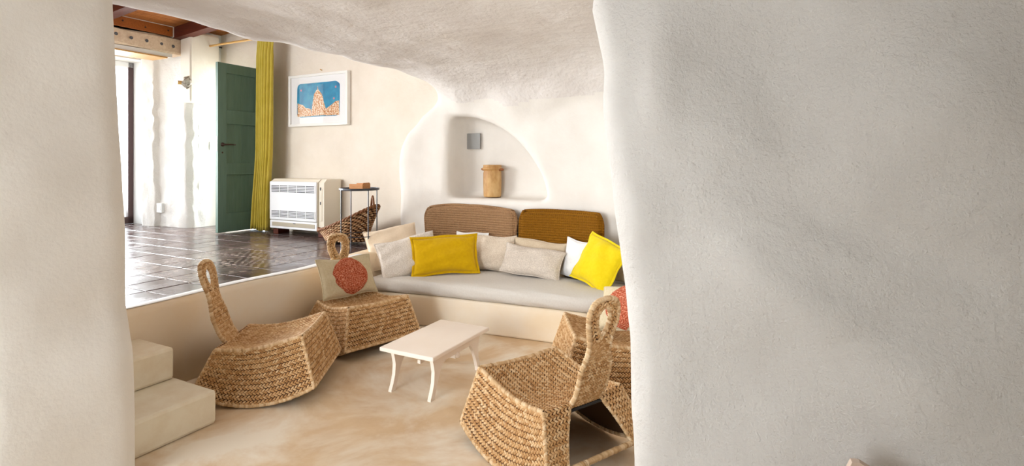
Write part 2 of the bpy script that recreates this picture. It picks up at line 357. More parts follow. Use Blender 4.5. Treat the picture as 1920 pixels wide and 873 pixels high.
def cave():
    h = .03
    av = np.arange(-2.7, 3.66, h, dtype=np.float32); bv = np.arange(-2.8, 5.6, h, dtype=np.float32); zv = np.arange(-.09, 2.95, h, dtype=np.float32)
    D = None
    na, nb, nz = len(av), len(bv), len(zv)
    D = np.empty((na, nb, nz), np.float32)
    for i0 in range(0, na, 24):                  # in slabs, to keep memory small
        A, B, Z = np.meshgrid(av[i0:i0+24], bv, zv, indexing='ij')
        c, k, l, r, s = prims(A, B, Z)
        d = smin(c, k, .30); d = smin(d, l, .14); d = smin(d, r, .10); d = smin(d, s, .2)
        D[i0:i0+24] = d
    S = D < 0
    acc = np.zeros((na-1, nb-1, nz-1, 3), np.float32); cnt = np.zeros((na-1, nb-1, nz-1), np.float32)
    quads = []
    idx = np.arange((na-1)*(nb-1)*(nz-1), dtype=np.int64).reshape(na-1, nb-1, nz-1)
    for ax in range(3):
        s0 = [slice(None)]*3; s1 = [slice(None)]*3; s0[ax] = slice(0, -1); s1[ax] = slice(1, None)
        ch = S[tuple(s0)] != S[tuple(s1)]
        I = np.argwhere(ch); d0 = D[tuple(s0)][ch]; d1 = D[tuple(s1)][ch]; t = d0/(d0-d1); neg = d0 < 0
        pos = I.astype(np.float32); pos[:, ax] += t
        o = [x for x in range(3) if x != ax]
        for da in (0, 1):
            for db in (0, 1):
                C = I.copy(); C[:, o[0]] -= da; C[:, o[1]] -= db
                ok = np.all(C >= 0, 1) & np.all(C < np.array(cnt.shape), 1)
                cc = C[ok]; np.add.at(acc, (cc[:, 0], cc[:, 1], cc[:, 2]), pos[ok]); np.add.at(cnt, (cc[:, 0], cc[:, 1], cc[:, 2]), 1)
        ok = np.ones(len(I), bool)
        for x in o: ok &= (I[:, x] >= 1) & (I[:, x] < cnt.shape[x])
        ok &= I[:, ax] < cnt.shape[ax]
        J = I[ok]; ng = neg[ok]
        def cid(da, db):
            C = J.copy(); C[:, o[0]] -= da; C[:, o[1]] -= db; return idx[C[:, 0], C[:, 1], C[:, 2]]
        q = np.stack([cid(0, 0), cid(1, 0), cid(1, 1), cid(0, 1)], 1)
        flip = ng if ax != 1 else ~ng
        q[~flip] = q[~flip][:, ::-1]
        quads.append(q)
    Q = np.concatenate(quads)
    used, inv = np.unique(Q.ravel(), return_inverse=True); Q = inv.reshape(-1, 4)
    V = (acc.reshape(-1, 3)[used]/cnt.reshape(-1)[used][:, None])*h + np.array([av[0], bv[0], zv[0]])
    P = V[Q].mean(1)
    pr = np.stack([np.ravel(x) for x in prims(P[:, 0], P[:, 1], P[:, 2])], 1)
    who = np.argmin(pr, 1)
    names = [('ceiling', 'cave_ceiling'), ('wall_back', 'smooth_plaster'), ('wall_left', 'smooth_plaster'), ('wall_right', 'plaster'), ('wall_side', 'smooth_plaster')]
    for k, (nm, mt) in enumerate(names):
        q = Q[who == k]
        if not len(q): continue
        us, iv = np.unique(q.ravel(), return_inverse=True)
        vv = V[us][:, [1, 0, 2]]                 # (b, a, z)
        me = bpy.data.meshes.new(nm); f = iv.reshape(-1, 4)[:, ::-1]
        me.vertices.add(len(vv)); me.vertices.foreach_set('co', vv.astype(np.float32).ravel())
        me.loops.add(f.size); me.loops.foreach_set('vertex_index', f.astype(np.int32).ravel())
        me.polygons.add(len(f)); me.polygons.foreach_set('loop_start', np.arange(0, f.size, 4, dtype=np.int32))
        me.polygons.foreach_set('use_smooth', np.ones(len(f), bool)); me.update(calc_edges=True); me.validate()
        me.materials.append(MT[mt]); struct(room(link(nm, me)))
cave()

# ------------------------------------------------------------------ floors, platform, upper room
ZU = .55
struct(room(MB().box(-3.0, 6.0, -4.2, 3.6, -.12, 0).build('floor', MT['cement'])))
fu = struct(room(MB().box(-5.2, -.10, -.42, 3.6, .0, ZU-.012).build('floor_upper', MT['grout'])))
# rounded plaster riser under the white painted edge
rp = MB()
prof = [(-.10, .0), (.012, .0), (.0, .30), (-.008, .50), (-.018, .535), (-.04, ZU-.002), (-.10, ZU-.002)]
av = np.linspace(-.6, 2.95, 40); G = np.zeros((40, len(prof), 3))
for i, a in enumerate(av):
    w = .012*math.sin(a*2.3)+.008*math.sin(a*5.1+1) - .05*math.exp(-((a-.8)/.6)**2)
    wide = max(0, (a-1.35)/1.6)
    for j, (p, z) in enumerate(prof):
        G[i, j] = (p + w*(z/.55) - (wide*.22 if j in (0, 6) else 0), a, z + (.03*wide if j >= 4 else 0))
rp.grid(G[:, ::-1]); struct(room(rp.build('wall_platform', MT['riser'], smooth=True)))
te = MB(); Gt = np.zeros((40, 3, 3))
for i, a in enumerate(av):
    w = .012*math.sin(a*2.3)+.008*math.sin(a*5.1+1) - .05*math.exp(-((a-.8)/.6)**2); wide = max(0, (a-1.35)/1.6)
    Gt[i, 0] = (-.115+w-wide*.22, a, ZU+.002); Gt[i, 1] = (-.06+w, a, ZU+.006+.03*wide); Gt[i, 2] = (-.036+w, a, ZU+.001+.03*wide)
te.grid(Gt[:30, ::-1]); struct(room(te.build('trim_1', MT['edge_white'], smooth=True)))
# floor tiles, one by one
TS = .30
tme = [MB().box(-TS/2+.003, TS/2-.003, -TS/2+.003, TS/2-.003, -.012, 0, .0035).mesh('tile', MT['tile']),
       MB().box(-TS/2+.003, TS/2-.003, -TS/2+.003, TS/2-.003, -.012, 0, .0035).mesh('tile', MT['tile_pat'])]
for i in range(16):
    for j in range(12):
        b = -.26-TS*i; a = -.30+TS*j+.15
        if b < -3.75 and not (1.0 < a < 2.6): continue
        if a > 3.05: continue
        pat = (1 <= i <= 4 and 3 <= j <= 7)
        o = link('tile', tme[1 if pat else 0], fu, (b, a, ZU+random.uniform(-.0008, .0012)), (random.uniform(-.004, .004), random.uniform(-.004, .004), random.choice([0, PI/2, PI, -PI/2])))
# steps
st = empty('masonry_steps', W(0, 0, 0), ROOM); tag(st, 'two pale plastered steps rising to the raised floor beside the left pillar', 'steps')
def step_mesh(b1, a1, z0, z1):
    mb = MB(); mb.box(.0, b1, -.40, a1, z0, z1, .018); return mb
step_mesh(.72, .06, 0, .185).build('step', MT['step'], st)
step_mesh(.36, .04, .185, .37).build('step', MT['step'], st)

# upper back wall, with the doorway left of the hinge
AW = 3.04
wb = MB()
wb.box(-2.74, .16, AW, AW+.40, ZU-.1, 3.9); wb.box(.16, 1.2, AW, AW+.40, 2.06, 3.9); wb.box(-3.56, -2.74, AW, AW+.40, 2.70, 3.9); wb.box(-4.4, -3.56, AW, AW+.40, ZU-.1, 3.9)
struct(room(wb.build('wall_upper_back', MT['warm_plaster'])))
# left wall: shaded face, thick sunlit pillar end, splayed reveal
def rough_slab(pts, z0, z1, amp, seed, nz=60, sub=12):
    P = []; 
    for k in range(len(pts)-1):
        for t in range(sub): P.append(np.array(pts[k])*(1-t/sub)+np.array(pts[k+1])*t/sub)
    P.append(np.array(pts[-1])); P = np.array(P); Zs = np.linspace(z0, z1, nz); G = np.zeros((nz, len(P), 3))
    for i, z in enumerate(Zs):
        n = vnoise(P[:, 0], P[:, 1], np.full(len(P), z), .12, seed)*amp + vnoise(P[:, 0], P[:, 1], np.full(len(P), z), .05, seed+1)*amp*.5
        G[i, :, 0] = P[:, 0]+n; G[i, :, 1] = P[:, 1]+n*.7; G[i, :, 2] = z
    return MB().grid(G)
wl = MB()
wl.box(-4.4, -3.66, 2.72, AW+.4, ZU-.1, 3.9); wl.box(-5.1, -3.72, -.6, 1.0, ZU-.1, 3.9)
wl.box(-5.1, -3.72, 1.0, 2.72, 3.10, 3.9); wl.box(-5.1, -4.66, 1.0, 2.8, 2.89, 3.2)
struct(room(wl.build('wall_window_side', MT['smooth_plaster'])))
struct(room(rough_slab([(-3.655, 2.80), (-3.66, 2.63), (-3.72, 2.575), (-4.30, 2.56), (-4.33, 2.50), (-4.56, 2.46), (-4.56, 2.60), (-5.12, 2.60)], ZU-.02, 3.12, .022, 21).build('wall_pillar', MT['plaster'], smooth=True)))
# corbel block hanging on the shaded wall
cb = empty('plaster_corbel', W(2.70, -3.64, 2.24), ROOM); tag(cb, 'cream plaster corbel block projecting from the corner above the shaded wall', 'corbel')
MB().box(-.10, .13, -.19, .22, 0, .95, .03).build('block', MT['warm_plaster'], cb, smooth=False)
sto = empty('pitted_stone', W(2.50, -3.56, 2.50), ROOM); tag(sto, 'rough grey pitted stone jutting from the corner of the corbel block', 'stone')
mb = MB(); G = np.zeros((12, 17, 3))
for i in range(12):
    for j in range(17):
        t = PI*i/11; p = 2*PI*j/16; r = .065*(1+.18*math.sin(3*p+t*4)+.1*math.cos(5*t+p*2))
        G[i, j] = (r*.9*math.sin(t)*math.cos(p), r*math.sin(t)*math.sin(p), r*1.1*math.cos(t))
G[:, 16] = G[:, 0]; mb.grid(G); mb.build('rock', MT['stone'], sto, smooth=True)
MB().tube([(-.03, -.05, -.01), (-.05, -.10, -.01)], .025, 10).build('peg', MT['bamboo'], sto)
# lintels
li = empty('timber_lintel', W(1.0, -3.74, 2.885), ROOM); tag(li, 'pale weathered timber lintel with a row of knot holes above the glazed opening', 'beam')
mb = MB(); G = np.zeros((40, 9, 3)); pr = [(-.30, 0), (-.02, 0), (.0, .02), (.0, .19), (-.02, .21), (-.30, .21)]
for i in range(40):
    a = 1.56*i/39
    for j, (p, z) in enumerate(pr):
        G[i, j] = (p+.008*math.sin(a*9+j), a, z+.007*math.sin(a*7+j*1.3))
    for j in (6, 7, 8): G[i, j] = G[i, 0]
mb.grid(G[:, :7][:, ::-1]); mb.add(G[39, :6], [(0, 1, 2, 3, 4, 5)]); mb.add(G[0, :6], [(5, 4, 3, 2, 1, 0)]); mb.build('beam', MT['pale_wood'], li)
hole = MB().lathe([(.001, 0), (.021, .0), (.017, .008), (.001, .004)], 12).mesh('knot_hole', MT['dark_gap'])  # raised dark discs; the shade inside each hole is their colour
for a, z in ((.55, .135), (.74, .12), (.91, .105), (1.09, .105), (1.27, .10), (1.42, .095)):
    link('knot_hole', hole, li, (.004, a, z), (0, PI/2, 0))
MB().box(-.34, -.0, 0, 1.35, -.075, -.058).build('slat', MT['slat_wood'], li)
MB().box(-.34, -.02, 0, 1.42, -.055, -.002).build('plaster_bed', MT['smooth_plaster'], li)
li2 = room(MB().box(-4.72, -4.34, 1.0, 2.47, 2.905, 2.99, .01).build('inner_lintel', MT['pale_wood'])); tag(li2, 'short pale timber lintel deep inside the glazed opening', 'beam')
rb = empty('rim_beam', W(1.0, -3.69, 3.10), ROOM); tag(rb, 'orange varnished beam with nail heads lying on top of the pale lintel', 'beam')
MB().box(-.14, -.02, 0, 1.40, 0, .125, .004).build('beam', MT['rim_beam'], rb)
nail = MB().lathe([(.0005, 0), (.012, 0), (.010, .006), (.0005, .007)], 10).mesh('nail_head', MT['rust_iron'])
for a, z in ((.80, .075), (1.06, .05), (1.34, .07)): link('nail_head', nail, rb, (-.022, a, z), (0, PI/2, 0))
# board ceiling of the upper room: separate boards and joists
cu = struct(empty('ceiling_boards', W(0, 0, 0), ROOM))
def zu(b): return 3.235 + .085*(b+3.74)
for i in range(30):
    b0 = -3.86+.13*i
    mb = MB(); x0, x1 = b0+.004, b0+.126
    mb.add([(x0, -.6, zu(x0)), (x1, -.6, zu(x1)), (x1, AW+.02, zu(x1)), (x0, AW+.02, zu(x0)), (x0, -.6, zu(x0)+.02), (x1, -.6, zu(x1)+.02), (x1, AW+.02, zu(x1)+.02), (x0, AW+.02, zu(x0)+.02)],
           [(0, 3, 2, 1), (4, 5, 6, 7), (0, 1, 5, 4), (1, 2, 6, 5), (2, 3, 7, 6), (3, 0, 4, 7)])
    mb.build('plank', MT['plank'], cu)
struct(room(MB().box(-5.2, .5, -.8, 3.5, 3.74, 3.80).build('ceiling_roof', MT['dark_beam'])))
for k, a in enumerate((2.42, 1.45, .5)):
    jb = MB(); w = .13
    vs = []
    for b in (-3.74, -.1):
        for (da, dz) in ((0, -.15), (w, -.15), (w, 0), (0, 0)): vs.append((b, a+da, zu(b)-.002+dz))
    jb.add(vs, [(0, 1, 2, 3), (7, 6, 5, 4), (0, 4, 5, 1), (1, 5, 6, 2), (2, 6, 7, 3), (3, 7, 4, 0)])
    o = room(jb.build('ceiling_joist', MT['dark_beam'])); tag(o, ['dark brown joist crossing the board ceiling nearest the back wall', 'dark brown middle joist under the board ceiling', 'dark brown front joist under the board ceiling'][k], 'beam', 'ceiling joists')
struct(room(MB().box(-.05, .12, -.5, AW+.3, 2.9, 3.76).build('wall_over_ceiling', MT['smooth_plaster'])))
uf = MB(); uf.box(-5.1, -3.4, -.72, -.44, 0, 3.76); uf.box(-1.2, .1, -.72, -.44, ZU, 3.76); uf.box(-3.4, -1.2, -.72, -.44, 0, 1.25); uf.box(-3.4, -1.2, -.72, -.44, 2.85, 3.76)
struct(room(uf.build('wall_upper_front', MT['smooth_plaster'])))
wf = struct(empty('window_1', W(-.58, 0, 0), ROOM))  # unseen window, added to let more daylight into the upper room
for x0, x1, z0, z1 in ((-3.4, -3.33, 1.25, 2.85), (-1.27, -1.2, 1.25, 2.85), (-2.34, -2.26, 1.32, 2.78), (-3.33, -1.27, 1.25, 1.32), (-3.33, -1.27, 2.78, 2.85)): MB().box(x0, x1, -.03, .03, z0, z1, .005).build('frame_bar', MT['brown_frame'], wf)
for x0, x1 in ((-3.33, -2.34), (-2.26, -1.27)): MB().box(x0, x1, -.003, .003, 1.32, 2.78).build('pane', MT['glass'], wf)
struct(room(MB().box(-8, 6, -3.5, 8, -.30, -.13).build('floor_terrace', MT['terrace'])))
struct(room(MB().box(-9, -5.1, -3, 6, ZU-.1, ZU-.02).build('floor_terrace_upper', MT['terrace'])))
struct(room(MB().box(-6, 0, AW+.40, 6, ZU-.1, ZU-.02).build('floor_porch', MT['terrace'])))

# glazed door in the thick wall
gd = struct(empty('door_1', W(0, -5.0, ZU), ROOM))
for a0, a1 in ((1.02, 1.09), (2.50, 2.57), (1.745, 1.80)): MB().box(-.03, .03, a0, a1, 0, 2.34, .006).build('frame_post', MT['brown_frame'], gd)
for z0, z1 in ((2.26, 2.34), (.0, .10)): MB().box(-.03, .03, 1.02, 2.57, z0, z1, .006).build('frame_rail', MT['edge_white'] if z1 > 1 else MT['brown_frame'], gd)
for a0, a1 in ((1.09, 1.745), (1.80, 2.50)): MB().box(-.004, .004, a0, a1, .10, 2.26).build('pane', MT['glass'], gd)
struct(room(MB().box(-5.05, -4.56, 2.575, 2.62, ZU, 2.89).build('trim_2', MT['edge_white'])))

# near room, behind and beside the viewer: unseen, with a rear opening placed for the daylight it lets in
nr = MB(); nr.box(-.75, .2, -3.7, -3.4, 0, 2.9); nr.box(2.3, 5.9, -3.7, -3.4, 0, 2.9); nr.box(.2, 2.3, -3.7, -3.4, 2.25, 2.9)
struct(room(nr.build('wall_rear', MT['smooth_plaster'])))
struct(room(MB().box(5.5, 5.8, -3.4, .5, 0, 2.9).build('wall_near_right', MT['smooth_plaster'])))
struct(room(MB().box(-.75, -.45, -3.4, -.5, 0, 2.9).build('wall_near_left', MT['smooth_plaster'])))
struct(room(MB().box(-.75, 5.6, -3.6, -2.62, 2.36, 2.5).build('ceiling_near', MT['smooth_plaster'])))

# a pale tree on the terrace behind the glass
trr = empty('olive_tree', W(2.2, -7.2, ZU-.02), ROOM); tag(trr, 'pale green tree on the terrace seen through the glazed door', 'tree')
MB().tube(catmull([(0, 0, 0), (.05, .05, .6), (-.05, .0, 1.2), (.1, .1, 1.9)], 12), np.linspace(.09, .04, 12), 8).build('trunk', MT['bark'], trr, smooth=True)
lf = MB(); 
for k in range(900):
    d = RNG.normal(size=3); d /= np.linalg.norm(d); c = np.array([0, 0, 1.9])+d*np.array([.8, .8, .75])*(RNG.rand()**.4)
    t = RNG.normal(size=3); t /= np.linalg.norm(t); n = np.cross(t, d); n /= np.linalg.norm(n)+1e-9
    lf.add([c-t*.06, c+n*.02, c+t*.06, c-n*.02], [(0, 1, 2, 3)])
tag(lf.build('foliage', MT['leaf'], trr), kind='stuff')

# ------------------------------------------------------------------ green door
dr = struct(empty('door_2', W(AW-.01, -2.78, ZU+.012), ROOM))       # local y runs towards the hinge (y=0), free edge at y=-.65
DW, DH = .64, 2.125
def dbox(y0, y1, z0, z1, x0, x1, nm, mt, par=dr, bev=.004): return MB().box(x0, x1, y0, y1, z0, z1, bev).build(nm, MT[mt], par)
dbox(-DW, -DW+.115, 0, DH, -.024, .024, 'stile', 'green'); dbox(-.10, 0, 0, DH, -.024, .024, 'stile', 'green')
for z0, z1 in ((0, .235), (.72, .865), (1.36, 1.54), (2.0, DH)): dbox(-DW+.115, -.10, z0, z1, -.0235, .0235, 'rail', 'green')
for z0, z1 in ((.235, .72), (.865, 1.36), (1.54, 2.0)):
    yy = [-DW+.115, -DW+.225, -DW+.335, -.10]
    for k in range(3): dbox(yy[k], yy[k+1], z0, z1, -.005, .005, 'panel_board', 'green', bev=.003)
hd = MB(); hd.lathe([(.001, 0), (.026, 0), (.024, .008), (.011, .012), (.010, .045), (.001, .046)], 16)
ho = hd.build('handle', MT['rust_iron'], dr, (.022, -DW+.062, 1.10), (0, PI/2, 0), smooth=True)
MB().tube([(0, 0, .040), (0, .03, .044), (0, .11, .046), (0, .145, .044)], [.010, .010, .009, .008], 10).build('lever', MT['rust_iron'], ho, smooth=True)
MB().lathe([(.001, 0), (.012, 0), (.010, .004), (.001, .004)], 12).build('keyhole', MT['rust_iron'], dr, (.022, -DW+.06, 1.0), (0, PI/2, 0))
MB().box(-.012, .012, -DW-.002, -DW+.002, 1.02, 1.20).build('lock_plate', MT['steel'], dr)
# switch and socket
sw = empty('light_switch', W(2.90, -3.655, 1.61), ROOM); tag(sw, 'small white light switch on the shaded wall beside the green door', 'switch')
MB().box(0, .012, -.035, .035, 0, .12, .005).build('plate', MT['switch'], sw); MB().box(.012, .018, -.018, .018, .03, .09, .003).build('rocker', MT['edge_white'], sw)
so = empty('wall_socket', W(2.535, -4.25, .74), ROOM); tag(so, 'white wall socket low on the sunlit pillar', 'socket')
MB().box(-.06, .06, -.012, .03, 0, .13, .005).build('plate', MT['switch'], so); MB().box(-.035, .035, -.016, -.010, .03, .10, .003).build('outlet', MT['ac_warm'], so)

# ------------------------------------------------------------------ curtain and rod
cr = empty('curtain_rod', W(2.78, -3.66, 3.03), ROOM); tag(cr, 'thin bamboo curtain rod running from the left wall to the back wall', 'curtain rod')
MB().tube([(0.03, 0, 0), (.5, .0, .004), (1.0, 0, .0), (1.52, 0, .004)], .014, 10).build('rod', MT['bamboo'], cr, smooth=True)
br = MB(); br.tube([(.02, .26, .04), (.02, .02, .04), (.02, 0, .02), (.02, -.01, -.02), (.03, .01, -.035), (.03, .03, -.02)], .008, 8); br.build('bracket', MT['rust_iron'], cr)
br = MB(); br.tube([(1.46, .26, .03), (1.46, .03, .03), (1.46, 0, -.01)], .008, 8); br.build('bracket', MT['rust_iron'], cr)
cu_o = empty('curtain', W(2.80, -2.43, ZU+.02), ROOM); tag(cu_o, 'olive yellow pleated curtain gathered beside the green door', 'curtain')
nu, nv = 90, 40; G = np.zeros((nv, nu, 3)); H_ = 2.485
for i in range(nv):
    t = i/(nv-1); z = H_*t
    half = np.interp(t, [0, .06, .3, .6, 1], [.185, .18, .165, .165, .158]); drift = np.interp(t, [0, .15, .4, 1], [-.075, -.06, -.01, .0])
    for j in range(nu):
        s = j/(nu-1); amp = np.interp(t, [0, .9, .97, 1], [.050, .036, .02, .014])
        ph = s*2*PI*7 + .5*math.sin(t*2.2+s*3)
        G[i, j] = (drift+(s*2-1)*half+.012*math.cos(ph*1.0)*t, amp*math.sin(ph)+.02*math.sin(s*5+t*2), z+.01*math.sin(s*9)*(1-t))
cl = MB().grid(G).build('cloth', MT['curtain'], cu_o, smooth=True)
md = cl.modifiers.new('thick', 'SOLIDIFY'); md.thickness = .004
for k in range(7):
    s = (k+.5)/7*2-1; MB().tube([(.155*s+.021*math.cos(q), 0, H_+.001+.021*math.sin(q)-.004) for q in np.linspace(0, 2*PI, 13)[:-1]], .003, 6, True).build('ring', MT['bamboo'], cu_o, rot=(0, 0, 0))

# ------------------------------------------------------------------ picture
pc = empty('framed_picture', W(AW-.002, -1.70, 1.895), ROOM); tag(pc, 'white framed watercolour of an ochre tower under a blue sky', 'picture')
PW, PH, PD = 1.02, .655, .055
for x0, x1, z0, z1 in ((-PW/2, PW/2, 0, .03), (-PW/2, PW/2, PH-.03, PH), (-PW/2, -PW/2+.03, .03, PH-.03), (PW/2-.03, PW/2, .03, PH-.03)):
    MB().box(x0, x1, -PD, 0, z0, z1, .003).build('frame_bar', MT['frame_white'], pc)
MB().box(-PW/2+.03, PW/2-.03, -.030, -.022, .03, PH-.03).build('mat_board', MT['mat_board'], pc)
p0, p1, q0, q1 = -.375, .365, .115, .545
prn = MB(); pts = []
for k in range(40):                                  # rounded irregular sheet
    a = 2*PI*k/40; ca, sa = math.cos(a), math.sin(a); e = .22
    pts.append(((p0+p1)/2+(p1-p0)/2*abs(ca)**e*np.sign(ca)+.004*math.sin(5*a), (q0+q1)/2+(q1-q0)/2*abs(sa)**e*np.sign(sa)+.003*math.sin(7*a)))
prn.prism(pts, 'y', -.033, -.030); pr_o = prn.build('print', MT['blue'], pc)
def art(pts, nm, mt, y=-.0345): MB().prism(pts, 'y', y, -.033).build(nm, MT[mt], pr_o)
art([(-.12, .13), (-.10, .26), (-.085, .33), (-.07, .40), (-.03, .445), (-.012, .46), (-.006, .50), (.002, .46), (.02, .44), (.06, .40), (.085, .35), (.10, .29), (.135, .21), (.135, .13)], 'painted_tower', 'ochre', -.0347)
art([(-.365, .125), (-.365, .30), (-.32, .285), (-.27, .275), (-.22, .235), (-.17, .23), (-.12, .21), (-.12, .125)], 'painted_hill', 'ochre')
art([(.135, .125), (.135, .21), (.18, .23), (.24, .26), (.30, .295), (.355, .30), (.358, .125)], 'painted_hill', 'ochre')
for x, z in ((-.30, .46), (.27, .33), (.30, .47)): art([(x+.014*math.cos(t), z+.014*math.sin(t)) for t in np.linspace(0, 2*PI, 11)[:-1]], 'painted_dot', 'pink')
MB().box(-PW/2+.03, PW/2-.03, -.050, -.047, .03, PH-.03).build('glass_pane', MT['glass'], pc)
nl = room(MB().tube([(-1.67, AW-.03, 2.60), (-1.67, AW+.01, 2.592)], .006, 8).build('picture_nail', MT['bamboo'])); tag(nl, 'small nail in the wall just above the framed picture', 'nail')

# ------------------------------------------------------------------ fan coil heater
ac = empty('fan_coil_heater', W(2.73, -1.77, ZU+.075), ROOM); tag(ac, 'white floor standing fan coil heater with slotted grilles under the picture', 'heater')
AWd, AHt, ADp = .90, .59, .28
MB().prism([(0, 0), (ADp, 0), (ADp, AHt+.02), (.05, AHt+.02), (0, AHt-.015)], 'x', -AWd/2+.0, AWd/2-.09).build('casing', MT['ac_warm'], ac)
sc_ = MB().prism([(.015, 0), (ADp, 0), (ADp, AHt+.02), (.06, AHt+.02), (.015, AHt-.02)], 'x', AWd/2-.088, AWd/2).build('side_cover', MT['ac_warm'], ac)
MB().box(AWd/2-.075, AWd/2-.03, .010, .016, .12, .50, .002).build('control_strip', MT['ac_warm'], sc_)
for z in (.50, .33): MB().box(AWd/2-.06, AWd/2-.045, .006, .012, z-.018, z+.018, .002).build('screw_slot', MT['dark_gap'], sc_)
fp = MB().box(-AWd/2, AWd/2-.09, -.02, .002, .105, AHt-.01, .012).build('front_panel', MT['ac'], ac)
def grille(z0, z1, nm, n):
    g = MB().box(-AWd/2+.035, AWd/2-.115, -.0215, -.0195, z0, z1).build(nm, MT['dark_gap'], ac)  # dark sheet behind the slats, slot shade put into its colour
    for k in range(n+1):
        z = z0+(z1-z0)*k/n; MB().box(-AWd/2+.035, AWd/2-.115, -.026, -.020, z-.0042, z+.0042, .002).build('slat', MT['ac'], g)
    for k in range(6):
        x = -AWd/2+.035+(AWd-.15)*k/5; MB().box(x-.004, x+.004, -.0262, -.020, z0, z1, .001).build('divider', MT['ac'], g)
grille(.445, .535, 'upper_grille', 5); grille(.14, .225, 'lower_grille', 5)
MB().box(-AWd/2, AWd/2-.09, -.014, .0, 0, .10, .006).build('bottom_panel', MT['ac'], ac)
lv = MB().box(-AWd/2+.04, AWd/2-.12, -.018, -.010, .028, .078, .004).build('louver', MT['louver'], ac); MB().box(-.03, .01, -.022, -.016, .066, .078, .002).build('tab', MT['dark_gap'], lv)
for x in (-.40, .38): MB().box(x-.045, x+.045, .03, .20, -.075, 0, .004).build('foot', MT['dark_beam'], ac)

# ------------------------------------------------------------------ basket and wire table
bk = empty('willow_basket', W(2.60, -.80, ZU), (0, 0, TH)); tag(bk, 'dark willow boat shaped log basket tilted against the wall behind the wire table', 'basket')
def bprof(t, s):     # t around, s height 0..1 ; boat shape tilted: low pointed left end, high right end
    ca, sa = math.cos(t), math.sin(t)
    L = .265+.105*s**1.5; Wd = .17+.04*s
    x = L*ca*(1+.12*s*ca*ca); y = Wd*sa*(1-.1*abs(ca))
    tip = (ca*ca)
    z = .03+.19*s + s*(.05*tip) + .15*(x/.40)*s**.7
    z = max(z, .015+.02*s) if s < .2 else z
    return np.array([x+.02*s-.02, y, max(z, .012)])
rows = 15; nt_ = 56
shade_sheet = np.array([[bprof(2*PI*k/nt_, r/rows)*np.array([.97, .95, 1]) for k in range(nt_+1)] for r in range(rows+1)])
bo = MB().grid(shade_sheet).build('liner', MT['wicker_liner'], bk, smooth=True)  # added dark sheet inside; shade between the strands is in its colour
MB().add([bprof(2*PI*k/nt_, 0)+np.array([0, 0, .01]) for k in range(nt_)], [tuple(range(nt_))]).build('base', MT['wicker_liner'], bk)
ws = MB()
for r in range(rows):
    for k in range(nt_):
        if (k+r) % 2: continue
        t0 = 2*PI*(k-.75)/nt_; pts = [bprof(t0+2*PI*1.5/nt_*q, (r+.5)/rows) for q in (0, .33, .67, 1)]
        cen = np.array([0, 0, pts[0][2]]); 
        pp = [p+(p-cen)/np.linalg.norm(p-cen+1e-9)*(.008*math.sin(PI*q)) for p, q in zip(pts, (0, .33, .67, 1))]
        ws.tube(pp, [.006, .011, .011, .006], 6)
tag(ws.build('woven_strands', MT['basket'], bk, smooth=True), kind='stuff')
rim = MB()
for off in (0, PI):
    pts = []
    for k in range(140):
        t = 2*PI*k/140; p = bprof(t, 1.0); pts.append(p+np.array([0, .010*math.sin(t*22+off), .010*math.cos(t*22+off)]))
    rim.tube(pts, .012, 6, True)
rim.build('braided_rim', MT['basket_rim'], bk, smooth=True)
e = bprof(0, 1.0)
MB().tube(catmull([e+np.array([-.10, .02, -.01]), e+np.array([-.07, .0, .07]), e+np.array([-.05, -.01, .10]), e+np.array([-.02, -.03, .04]), e+np.array([.0, -.05, -.03])], 16), .011, 6).build('handle', MT['basket_rim'], bk, smooth=True)
e2 = bprof(PI, 1.0)
MB().tube(catmull([e2+np.array([.06, -.07, -.01]), e2+np.array([.01, -.05, .03]), e2+np.array([-.015, .0, .02]), e2+np.array([.01, .05, .0]), e2+np.array([.07, .07, .0])], 16), .011, 6).build('handle', MT['basket_rim'], bk, smooth=True)
for k, (x0, y0, z0, x1, y1, z1, r, lab) in enumerate(((-.06, -.02, .17, .19, .02, .235, .045, 'split pale log lying uppermost in the willow basket'), (-.14, .05, .10, .10, .06, .16, .040, 'pale log lying deep at the back of the willow basket'))):
    pp = [W(2.60+y, -.80+x, ZU+z) for x, y, z in ((x0, y0, z0), (x1, y1, z1))]
    mb = MB(); mb.tube([tuple(pp[0]), tuple(pp[0].lerp(pp[1], .5)), tuple(pp[1])], [r, r*1.05, r*.97], 7); o = mb.build('firewood_log', MT['log']); tag(o, lab, 'log', 'logs in the basket')

tb = empty('wire_side_table', W(2.31, -.36, ZU), (0, 0, TH)); tag(tb, 'slender grey wire side table with a thin tray top', 'side table')
TR, THt = .195, .617
MB().lathe([(.001, THt-.010), (TR, THt-.010), (TR+.004, THt-.004), (TR+.004, THt+.012), (TR-.004, THt+.012), (TR-.004, THt-.002), (.001, THt-.002)], 40).build('tray', MT['wire'], tb)
for k in range(4):
    a = PI/4+.42+k*PI/2; x, y = TR*math.cos(a), TR*math.sin(a); MB().tube([(x, y, 0), (x, y, THt-.005)], .0055, 8).build('leg', MT['wire'], tb)
MB().tube([(TR*math.cos(t), TR*math.sin(t), .15) for t in np.linspace(0, 2*PI, 41)[:-1]], .0045, 6, True).build('ring', MT['wire'], tb)
bx = empty('wooden_box', W(2.31, -.355, ZU+THt-.002), (0, 0, TH+.06)); tag(bx, 'small honey coloured wooden tray box on top of the wire table', 'box')
MB().box(-.085, .085, -.06, .06, 0, .008).build('base', MT['box_wood'], bx)
for x0, x1, y0, y1, h0 in ((-.085, .085, -.06, -.05, .055), (-.085, .085, .05, .06, .06), (-.085, -.075, -.05, .05, .05), (.075, .085, -.05, .05, .068)): MB().box(x0, x1, y0, y1, .008, h0, .002).build('side', MT['box_wood'], bx)

